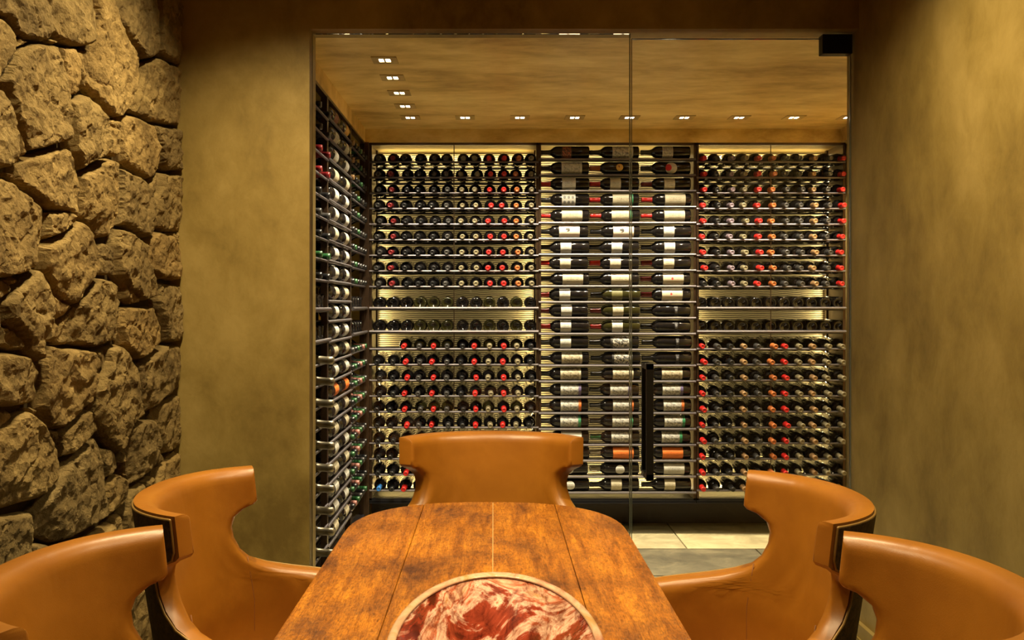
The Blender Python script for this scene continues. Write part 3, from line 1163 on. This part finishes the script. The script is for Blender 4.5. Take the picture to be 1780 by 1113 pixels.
def bottle(loc, rot, cap, label, group, lab=None, body='bottle', stripe=None, s=1.0):
    o = link('wine_bottle', BODY[body], None, loc, rot)
    o.scale = (s, s, s)
    tag(o, label, 'bottle', group)
    if cap:
        link('capsule', CAPM[cap], o)
    if lab:
        l = link('label', label_mesh(*lab), o)
        if stripe:
            x0 = lab[1]
            link('label_stripe', label_mesh('stripe_' + stripe, x0, x0 + 0.016, lab[3], False, 0.0397, M['st_' + stripe]), l)
    return o


RB_ = random.Random(21)
COLW = ORD
TILT = math.radians(3.4)


def cname(cap):
    return {'black': 'black-capped', 'tan': 'tan-capped'}.get(cap, cap + '-capped')


# --- back rack 1 (individuals) and back rack 3 (rest)
UP1 = ['grey', 'dark red', 'black', 'black', 'black', 'grey', 'cream', 'cream', 'red', 'red', 'orange', 'cream']
LO1 = ['black', 'black', 'red', 'grey', 'red', 'grey', 'black', 'red', 'cream', 'red', 'cream', 'black']
UP3 = ['red', 'black', 'lilac', 'cream', 'red', 'orange', 'grey', 'grey', 'tan', 'grey', 'red']
LO3 = ['red', 'grey', 'black', 'tan', 'grey', 'orange', 'red', 'cream', 'tan', 'cream', 'cream']


def neck_place(x, z, i, R_):
    """position and rotation of a bottle in row i of a back rack: base at the back, neck on the front rod"""
    if i in (9, 10):      # turned round, base outward
        return (x, FY + 0.012, z + 0.030), (0, math.radians(-2.0), PI / 2 + R_.uniform(-.02, .02))
    zn = z + 0.0062 + 0.0125
    by = FY + 0.245 + R_.uniform(-0.006, 0.006)
    return (x, by, zn + 0.30 * math.sin(TILT) - 0.002), (0, TILT, -PI / 2 + R_.uniform(-.035, .035))


n_ind = 0
for i, z in enumerate(NECK_Z):
    for c in range(12):
        if i == 11 and c < 2:
            continue
        x = B1X + 0.056 + 0.0833 * c + RB_.uniform(-.0018, .0018) + (0.008 if c > 5 else 0)
        if i > 10:
            x += -0.002
        cap = (UP1 if i < 9 else LO1)[c]
        if i == 20 and c == 0:
            cap = 'blue'
        loc, rot = neck_place(x, z, i, RB_)
        s = 1.0 + RB_.uniform(-.03, .015) - (0.02 if c in (4, 6) else 0)
        body = 'olive_bottle' if (i in (9, 10, 11, 15) and c in (3, 4, 5, 8, 10)) else 'bottle'
        hidden = i >= 17 and c >= 3
        if hidden:
            bottle_stuff(loc, rot, cap, False, body, s)
            continue
        n_ind += 1
        if i in (9, 10):
            row = 'upper' if i == 9 else 'lower'
            lb = f'bottle laid base outward, {row} middle shelf, {COLW[c]} from left, left-of-centre rack'
        elif i < 9:
            lb = f'{cname(cap)} bottle, {ORD[i]} row from top, {COLW[c]} from left, left-of-centre rack'
        else:
            lb = f'{cname(cap)} bottle, {ORD[i - 11]} row below middle shelves, {COLW[c]} from left, left-of-centre rack'
        bottle(loc, rot, None if i in (9, 10) else cap, lb, 'bottles in the rack left of centre', None, body, None, s)
    for c in range(11):
        x = B3X + 0.034 + 0.0833 * c + RB_.uniform(-.0018, .0018) + (0.004 if c > 4 else 0)
        cap = (UP3 if i < 9 else LO3)[c]
        if i == 8 and c == 0:
            cap = 'black'
        loc, rot = neck_place(x, z, i, RB_)
        body = 'bottle'
        bottle_stuff(loc, rot, None if i in (9, 10) else cap, False, body, 1.0 + RB_.uniform(-.03, .015))

# --- middle rack, labels outward: (capsule, label style, width class, stripe, glass)
W_, M_, S_ = 'w', 'm', 's'
CR = [
    [('black', 'dark art', M_), ('black', 'white art', W_), ('grey', 'grey', M_)],
    [('black', 'grey', W_), ('orange', 'gold', 'o'), ('black', 'blot', 'O')],
    [('red', 'white', 'M'), ('red', 'cream', M_), ('dark red', 'cream', M_)],
    [('grey', 'six-dot', 'M'), ('red', 'cream', W_, 'green'), ('red', 'cream', W_)],
    [('red', 'cream', W_), ('red', 'cream', W_, 'green'), ('red', 'cream', W_)],
    [('black', 'emblem', W_), ('black', 'emblem', W_), ('black', 'white', M_)],
    [('black', 'white', M_), ('black', 'white', M_), ('black', 'white', M_)],
    [('red', 'cream', M_), ('red', 'cream', M_), ('dark red', 'cream', M_)],
    [('black', 'cream', W_), ('black', 'cream', W_), ('dark red', 'red-dot', W_)],
    [('red', 'white', M_), ('black', 'olive', M_, None, 'olive_bottle'), ('dark red', 'red-dot', W_)],
    [('dark red', 'white', M_), ('dark red', 'cream', M_, None, 'olive_bottle'), ('black', 'dark print', 's')],
    [('red', 'white', M_), ('red', 'white', M_, None, 'olive_bottle'), ('black', 'dark print', 's')],
    [('grey', 'white', M_), ('black', 'black art', W_), ('black', 'dark print', 's')],
    [('black', 'cream art', W_), ('black', 'black art', W_), ('black', 'dark print', 's')],
    [('black', 'cream art', W_), ('black', 'cream art', W_), ('black', 'cream art', W_)],
    [('grey', 'white art', W_, 'purple'), ('grey', 'white art', W_, 'purple'), ('grey', 'white art', W_, 'purple')],
    [('grey', 'white art', W_, 'orange'), ('grey', 'white art', W_, 'orange'), ('grey', 'white art', W_, 'orange')],
    [('grey', 'white art', W_, 'green'), ('grey', 'white art', W_, 'green'), ('grey', 'white art', W_, 'green')],
    [('grey', 'white', W_), ('green', 'white art', W_), ('grey', 'white art', W_, 'green')],
    [('black', 'cream', M_), ('silver', 'orange', W_), ('black', 'orange', W_)],
    [('black', 'white', 'r'), ('silver', 'white', 'r'), ('black', 'white', W_)],
    [('black', 'white', 'r'), ('black', 'cream', M_), ('black', 'cream', M_)]]
LW = {'w': (0.045, 0.170), 'm': (0.105, 0.170), 'M': (0.085, 0.168), 's': (0.080, 0.100), 'r': (0.090, 0.145), 'o': (0.100, 0.142), 'O': (0.085, 0.155)}
PLACE = ['left', 'middle', 'right']
for i, z in enumerate(LAB_Z):
    for c in range(3):
        t = CR[i][c]
        cap, st, wd = t[0], t[1], t[2]
        stripe = t[3] if len(t) > 3 else None
        body = t[4] if len(t) > 4 else 'bottle'
        x0, x1 = LW[wd]
        if wd in 'wm':
            dx = RB_.uniform(-.008, .008)
            x0 += dx
            x1 = min(x1 + dx, 0.178)
        x0, x1 = round(x0, 3), round(x1, 3)
        half = {'w': 1.15, 'm': 1.15, 'M': 1.2, 's': 0.9, 'r': 0.75, 'o': 0.6, 'O': 1.0}[wd]
        x = B2X + 0.305 + 0.3115 * c + RB_.uniform(-.005, .005)
        lbl = f'{cname(cap)} bottle with {st} label, {PLACE[c]} of three, {ORD[i]} shelf, middle rack'
        bottle((x, FY + 0.034, z + 0.0072 + 0.0393), (RB_.uniform(-.12, .06), 0, PI + RB_.uniform(-.01, .01)), cap, lbl,
               'labelled bottles in the middle rack', (st, x0, x1, half, wd in 'roO'), body, stripe)
        n_ind += 1

# --- side rack: middle section, necks towards the room, labels outward
for i, z in enumerate(LAB_Z):
    for c in range(2):
        st = 'orange' if i == 14 else ('cream art' if i in (12, 15, 16) else ('white' if i % 3 else 'cream'))
        if i in (0,):
            st = 'gold' if c else 'dark art'
        cap = 'black' if i % 4 else 'grey'
        y = LA1 + 0.325 + 0.325 * c + RB_.uniform(-.01, .01)
        loc = (LX - 0.032, y, z + 0.0072 + 0.0393)
        rot = (RB_.uniform(-.05, .2), 0, -PI / 2 + RB_.uniform(-.02, .02))
        lb = f'{st} label bottle, {"near" if c == 0 else "far"} one of two, {ORD[i]} shelf of the side rack'
        if c == 0:
            bottle(loc, rot, cap, lb, 'labelled bottles in the side rack', (st, 0.05, 0.155, 1.25, False))
            n_ind += 1
        else:
            bottle(loc, rot, cap, lb, 'labelled bottles in the side rack', (st, 0.05, 0.155, 1.25, False))
            n_ind += 1
# --- side rack necks (rest)
CC = ['tan', 'black', 'black', 'green', 'black', 'grey', 'black', 'black']
for i, z in enumerate(NECK_Z):
    for (y0, y1, n) in ((LA0, LA1, 7), (LC0, LC1, 6)):
        st = (y1 - y0 - 0.05) / (n - 1)
        for c in range(n):
            y = y0 + 0.025 + st * c + RB_.uniform(-.004, .004)
            if i in (9, 10):
                bottle_stuff((LX - 0.012, y, z + 0.032), (0, math.radians(-2), PI), None, False, 'bottle')
                continue
            near = y0 == LA0
            champ = near and i > 10
            if champ and c != 4:
                continue
            if near and not champ and c in (1, 3, 5):
                continue
            if near:
                cap = 'silver' if champ else ('dark red' if i in (2, 3) else ['black', 'grey', 'black', 'green'][i % 4])
            else:
                cap = CC[(i // 3 + c) % 8] if i < 9 else ['pink', 'green', 'grey', 'black', 'green', 'black'][(c + i // 4) % 6]
            zn = z + 0.0062 + 0.0165
            push = 0.05 if champ else 0.0
            bottle_stuff((LX - 0.285 + push, y, zn + 0.30 * math.sin(TILT) - 0.002), (0, TILT, RB_.uniform(-.03, .03)), cap, champ, 'bottle')
V = np.concatenate(STUFF['v'])
me = mesh('wine_bottle_rows', V.tolist(), STUFF['f'], [m for m in STUFF['mats']], True, None, STUFF['m'])
so = link('wine_bottle_rows', me)
so['kind'] = 'stuff'
tag(so, 'rows of dark wine bottles filling the right-hand back rack and the side racks', 'bottles')
print('individual bottles', n_ind)

# ------------------------------------------------------------------ dining table
TZ = 0.76
TCX, TH = -0.022, 0.400
Y0, Y1 = 0.86, 2.985


def outline():
    pts = []
    # superelliptic rounded end following the photographed contour
    def end(yc, s, L):
        out = []
        for k in range(33):
            a = -PI / 2 + PI * k / 32
            ca, sa = math.cos(a), math.sin(a)
            x = math.copysign(abs(sa) ** (2 / 2.5), sa)
            y = abs(ca) ** (2 / 2.5)
            out.append((TCX + TH * x, yc + s * L * y))
        return out
    L = 0.40
    far = end(Y1 - L, 1, L)
    nearp = end(Y0 + L, -1, L)
    return far + nearp[::-1]


OUT = outline()


def clip_x(poly, xa, xb):
    p = clip_half(poly, (xa, 0), (-1, 0))
    return clip_half(p, (xb, 0), (1, 0))


tb = tag(empty('dining_table', (TCX, (Y0 + Y1) / 2, 0)), 'long rounded-end oak dining table with worn amber finish', 'table')
tl = Vector((TCX, (Y0 + Y1) / 2, 0))
EDG = [-0.45, -0.222, -0.002, 0.195, 0.45]
for k in range(4):
    g = 0.0009
    q = clip_x(OUT, EDG[k] + g, EDG[k + 1] - g)
    n = len(q)
    v = [(p[0] - tl.x, p[1] - tl.y, TZ) for p in q] + [(p[0] - tl.x, p[1] - tl.y, TZ - 0.045) for p in q]
    ar = sum(q[i][0] * q[(i + 1) % n][1] - q[(i + 1) % n][0] * q[i][1] for i in range(n))
    top = tuple(range(n)) if ar > 0 else tuple(reversed(range(n)))
    f = [top, tuple(n + i for i in reversed(top))]
    for i in range(n):
        j = (i + 1) % n
        f.append((i, n + i, n + j, j) if ar > 0 else (j, n + j, n + i, i))
    o = link('plank', mesh('plank', v, f, M['wood']), tb)
    bevel(o, 0.004 if k in (0, 3) else 0.0008, 2, 40)
MB().box((-0.0025, -0.9, TZ - 0.01), (0.0, 1.055, TZ + 0.0004)).obj('inlay_strip', M['inlay'], tb, False, (-0.002 - TCX + 0.00125, 0, 0))
for yy in (-0.42, 0.42):
    bevel(MB().box((-0.09, yy - 0.07, 0.06), (0.09, yy + 0.07, TZ - 0.045)).obj('pedestal', M['dark_wood'], tb), 0.01)
    bevel(MB().box((-0.20, yy - 0.05, 0.0), (0.20, yy + 0.05, 0.06)).obj('foot', M['dark_wood'], tb), 0.01)
MB().box((-0.03, -0.42, 0.25), (0.03, 0.42, 0.33)).obj('stretcher', M['dark_wood'], tb)

# ------------------------------------------------------------------ stone bowl
bw = tag(empty('fruit_bowl', (0.003, 1.485, TZ + 0.0012)), 'long oval polished stone bowl with red and white veins on the table', 'bowl')
RBW, HB, TK = 0.172, 0.10, 0.010
po, pi_ = [(0.0, 0.0005), (0.0, 0.06)], []
for k in range(1, 15):
    a = k / 14
    po.append((HB * a ** 1.7, 0.06 + (RBW - 0.06) * a))
for k in range(15):
    a = 1 - k / 14
    pi_.append((0.014 + (HB - 0.014) * a ** 1.8, max(0.0005, (RBW - TK) * (0.0 + a))))
MB().lathe(po + [(HB, RBW - TK + 0.001)] + pi_[1:], 72).obj('bowl_body', M['marble'], bw, True)
bw.scale = (1, 0.361 / 0.172, 1)
ring = [(RBW - TK / 2 + 0.0075 * math.cos(t), HB + 0.004 * math.sin(t)) for t in [2 * PI * k / 10 for k in range(11)]]
MB().lathe([(z, r) for r, z in ring], 72).obj('rim', M['rim'], bw, True)

# ------------------------------------------------------------------ chairs
PLAN = [(0.0, 0.0), (0.004, 0.06), (0.018, 0.12), (0.045, 0.18), (0.085, 0.226), (0.135, 0.260), (0.195, 0.277), (0.26, 0.281), (0.33, 0.280), (0.40, 0.274), (0.47, 0.262), (0.53, 0.248)]
cum = [0.0]
for a, b in zip(PLAN, PLAN[1:]):
    cum.append(cum[-1] + math.hypot(b[0] - a[0], b[1] - a[1]))


def plan(s):
    """point and outward normal of the plan curve at signed arc length s (Catmull-Rom through PLAN)"""
    sg = -1 if s < 0 else 1

    def at(q):
        q = max(0.0, min(abs(q), cum[-1] - 1e-6))
        i = max(k for k in range(len(cum) - 1) if cum[k] <= q)
        t = (q - cum[i]) / (cum[i + 1] - cum[i])
        g = lambda k: Vector((PLAN[k][0], PLAN[k][1])) if 0 <= k < len(PLAN) else (Vector((PLAN[-k][0], -PLAN[-k][1])) if k < 0 else Vector(PLAN[-1]) * 2 - Vector(PLAN[-2]))
        p0, p1, p2, p3 = g(i - 1), g(i), g(i + 1), g(i + 2)
        return 0.5 * ((2 * p1) + (-p0 + p2) * t + (2 * p0 - 5 * p1 + 4 * p2 - p3) * t * t + (-p0 + 3 * p1 - 3 * p2 + p3) * t ** 3)
    q = abs(s)
    p = at(q)
    tg = (at(q + 0.004) - at(max(q - 0.004, 0))) if q > 0.004 else Vector((0, 1))
    tg.normalize()
    n = Vector((-tg.y, tg.x))          # outward (away from the sitter)
    if n.x > 0 and q < 0.1:
        n = -n
    return Vector((p.x, p.y * sg)), Vector((n.x, n.y * sg))


def lerp_tab(tab, z):
    for (a, va), (b, vb) in zip(tab, tab[1:]):
        if z <= b:
            t = max(0, (z - a) / (b - a))
            return va + (vb - va) * t
    return tab[-1][1]


STAB = [(0.28, 0.56), (0.50, 0.60), (0.58, 0.605), (0.622, 0.59), (0.640, 0.555), (0.652, 0.48), (0.660, 0.41), (0.670, 0.355), (0.685, 0.312), (0.705, 0.280), (0.735, 0.255),
        (0.77, 0.243), (0.80, 0.243), (0.825, 0.256), (0.843, 0.285), (0.853, 0.305), (0.862, 0.314), (0.90, 0.316), (0.95, 0.318)]
ZR = [0.28, 0.34, 0.40, 0.46, 0.52, 0.57, 0.60, 0.622, 0.640, 0.652, 0.660, 0.670, 0.685, 0.705, 0.735, 0.77, 0.80, 0.825, 0.843, 0.853, 0.862, 0.88, 0.90, 0.915, 0.926, 0.934, 0.940, 0.945, 0.948, 0.95]
NT = 48
TS = [math.sin(PI / 2 * (-1 + 2 * j / NT)) for j in range(NT + 1)]


def shell_pt(t, z, off, ins=0.0):
    t *= 1 - ins * 3.2
    z = 0.28 + (z - 0.28) * (1 - ins * 1.5)
    s = t * lerp_tab(STAB, z)
    p, n = plan(s)
    lean = -0.16 * max(0.0, z - 0.60) + 0.10 * max(0.0, 0.5 - z)
    q = p + n * off
    # the top rail scrolls outward a little
    return Vector((q.x + lean, q.y * (1 - 0.10 * max(0, 0.5 - z)), z))


def grid(off, zr=ZR, ins=0.0):
    return [[shell_pt(t, z, off, ins) for t in TS] for z in zr]


def solid(gi, go):
    """closed shell between an inner and an outer grid"""
    nr, nc = len(gi), len(gi[0])
    v = [p for r in gi for p in r] + [p for r in go for p in r]
    o = nr * nc
    f = []
    for i in range(nr - 1):
        for j in range(nc - 1):
            a, b, c, d = i * nc + j, i * nc + j + 1, (i + 1) * nc + j + 1, (i + 1) * nc + j
            f.append((a, b, c, d))
            f.append((o + d, o + c, o + b, o + a))
    loop = [j for j in range(nc)] + [i * nc + nc - 1 for i in range(1, nr)] + [(nr - 1) * nc + j for j in reversed(range(nc - 1))] + [i * nc for i in reversed(range(1, nr - 1))]
    for k in range(len(loop)):
        a, b = loop[k], loop[(k + 1) % len(loop)]
        f.append((b, a, o + a, o + b))
    return v, f


TH_IN, TH_OUT, INS = 0.052, 0.058, 0.008
CH = {}


def z_top(s):
    """height of the shell's upper edge over the arms at arc length s"""
    if s <= 0.318:
        return 0.95
    low = [(vs, zz) for zz, vs in STAB if zz <= 0.70]
    for (s1, z1), (s2, z2) in zip(low, low[1:]):
        if s2 <= s <= s1:
            return z2 + (z1 - z2) * (s - s2) / max(s1 - s2, 1e-6)
    return 0.62


def pad(t, z):
    """inner face offset: rolled edges and soft creases"""
    S = lerp_tab(STAB, z)
    s = abs(t) * S
    wing = z > 0.845
    ds = (S - s) / (0.012 if wing else 0.034)
    dz = (z_top(s) - z) / 0.030
    o = 0.0
    for e, amt in ((ds, 0.010 if wing else 0.030), (dz, 0.028)):
        e = min(max(e, 0.0), 1.0)
        o = max(o, amt * (1 - math.sqrt(1 - (1 - e) ** 2)))
    sg = t * S
    w1 = math.exp(-((z - 0.72) / 0.10) ** 2) * min(1, s / 0.12)
    cr = noise.noise(Vector((abs(sg) * 26 + z * 16, z * 5 - abs(sg) * 4, 2.0 + (3 if sg < 0 else 0))))
    w2 = math.exp(-((s - 0.40) / 0.09) ** 2) * math.exp(-((z - 0.60) / 0.06) ** 2)
    cr2 = noise.noise(Vector((abs(sg) * 60 + z * 25, z * 6, 9.0 + (3 if sg < 0 else 0))))
    return o + 0.0042 * w1 * cr + 0.004 * w2 * cr2 - 0.006 * math.exp(-(s / 0.22) ** 2) * math.sin(PI * min(max((z - 0.3) / 0.65, 0), 1))


gi = [[shell_pt(t, z, pad(t, z)) for t in TS] for z in ZR]
# soft padding: bulge the middle of the inner face a little toward the sitter
v, f = solid(gi, grid(TH_IN))
CH['shell'] = mesh('leather_shell', v, f, M['leather'], True)
v, f = solid(grid(TH_IN - 0.002, ZR, INS), grid(TH_OUT, ZR, INS))
CH['outer'] = mesh('outer_cover', v, f, M['fabric'], True)
edge = [shell_pt(-1, z, TH_IN + 0.003, INS) for z in ZR] + [shell_pt(t, ZR[-1], TH_IN + 0.003, INS) for t in TS[1:-1]] + [shell_pt(1, z, TH_IN + 0.003, INS) for z in reversed(ZR)]
CH['piping'] = MB().tube(edge, 0.0030, 8).mesh('piping', M['piping'], True)
for sg in (-1, 1):
    # seam where the back meets the arm
    CH['seam%d' % sg] = MB().tube([shell_pt(0.0, 0, 0)] if False else [Vector((*(plan(sg * 0.262)[0] + plan(sg * 0.262)[1] * -0.0005), z)) + Vector((-0.16 * max(0, z - 0.6) + 0.10 * max(0, 0.5 - z), 0, 0)) for z in (0.44, 0.50, 0.55, 0.60, 0.64, 0.68, 0.715)], 0.0016, 6).mesh('seam', M['seam'], True)
# seat cushion
sv, sf = [], []
ring2 = []
for k in range(-14, 15):
    p, n = plan(k / 14 * 0.60)
    ring2.append(p - n * 0.004)
front = []
a, b = ring2[-1], ring2[0]
for k in range(1, 10):
    t = k / 10
    p = a.lerp(b, t)
    front.append(Vector((p.x + 0.03 * math.sin(PI * t), p.y)))
ring2 += front
cen = sum(ring2, Vector((0, 0))) / len(ring2)
lev = [(0.36, 0.97), (0.37, 1.0), (0.44, 1.0), (0.455, 0.985), (0.465, 0.94), (0.470, 0.8), (0.473, 0.4)]
for z, s in lev:
    for p in ring2:
        q = cen + (p - cen) * s
        sv.append((q.x, q.y, z))
n = len(ring2)
for i in range(len(lev) - 1):
    for j in range(n):
        sf.append((i * n + j, i * n + (j + 1) % n, (i + 1) * n + (j + 1) % n, (i + 1) * n + j))
sf.append(tuple((len(lev) - 1) * n + j for j in range(n)))
sf.append(tuple(reversed(range(n))))
CH['seat'] = mesh('seat', sv, sf, M['leather'], True)
fr_v = [(p.x, p.y, z) for z in (0.29, 0.36) for p in [cen + (q - cen) * 0.96 for q in ring2]]
fr_f = [(j, (j + 1) % n, n + (j + 1) % n, n + j) for j in range(n)] + [tuple(reversed(range(n))), tuple(n + j for j in range(n))]
CH['frame'] = mesh('seat_frame', fr_v, fr_f, M['dark_wood'])
LEGS = []
for lx, ly, sx, sy in ((0.09, 0.19, -0.05, 0.02), (0.09, -0.19, -0.05, -0.02), (0.45, 0.22, 0.03, 0.01), (0.45, -0.22, 0.03, -0.01)):
    LEGS.append(MB().tube([(lx, ly, 0.31), (lx + sx * 0.5, ly + sy * 0.5, 0.15), (lx + sx, ly + sy, 0.0)], [0.026, 0.02, 0.013], 10).mesh('leg', M['dark_wood'], True))


def chair(loc, rz, label):
    e = tag(empty('dining_chair', loc, rz), label, 'chair', 'dining chairs')
    o = link('backrest_shell', CH['shell'], e)
    bevel(o, 0.006, 3, 50)
    o = link('outer_cover', CH['outer'], e)
    o['label'] = 'dark brown textured outer cover'
    link('piping', CH['piping'], e)
    link('seam', CH['seam-1'], e)
    link('seam', CH['seam1'], e)
    link('seat', CH['seat'], e)
    link('seat_frame', CH['frame'], e)
    for l in LEGS:
        link('leg', l, e)
    return e


chair((-0.745, 2.265, 0), 0.0, 'caramel leather chair by the stone wall, nearer the partition')
chair((-0.745, 1.57, 0), 0.0, 'caramel leather chair cut off by the lower left corner of the photo')
chair((0.765, 2.20, 0), PI, 'caramel leather chair on the right of the table, nearer the glass door')
chair((0.765, 1.52, 0), PI, 'caramel leather chair cut off by the lower right corner of the photo')
chair((-0.008, 3.185, 0), -PI / 2, 'caramel leather chair at the head of the table, backed to the cellar glass')
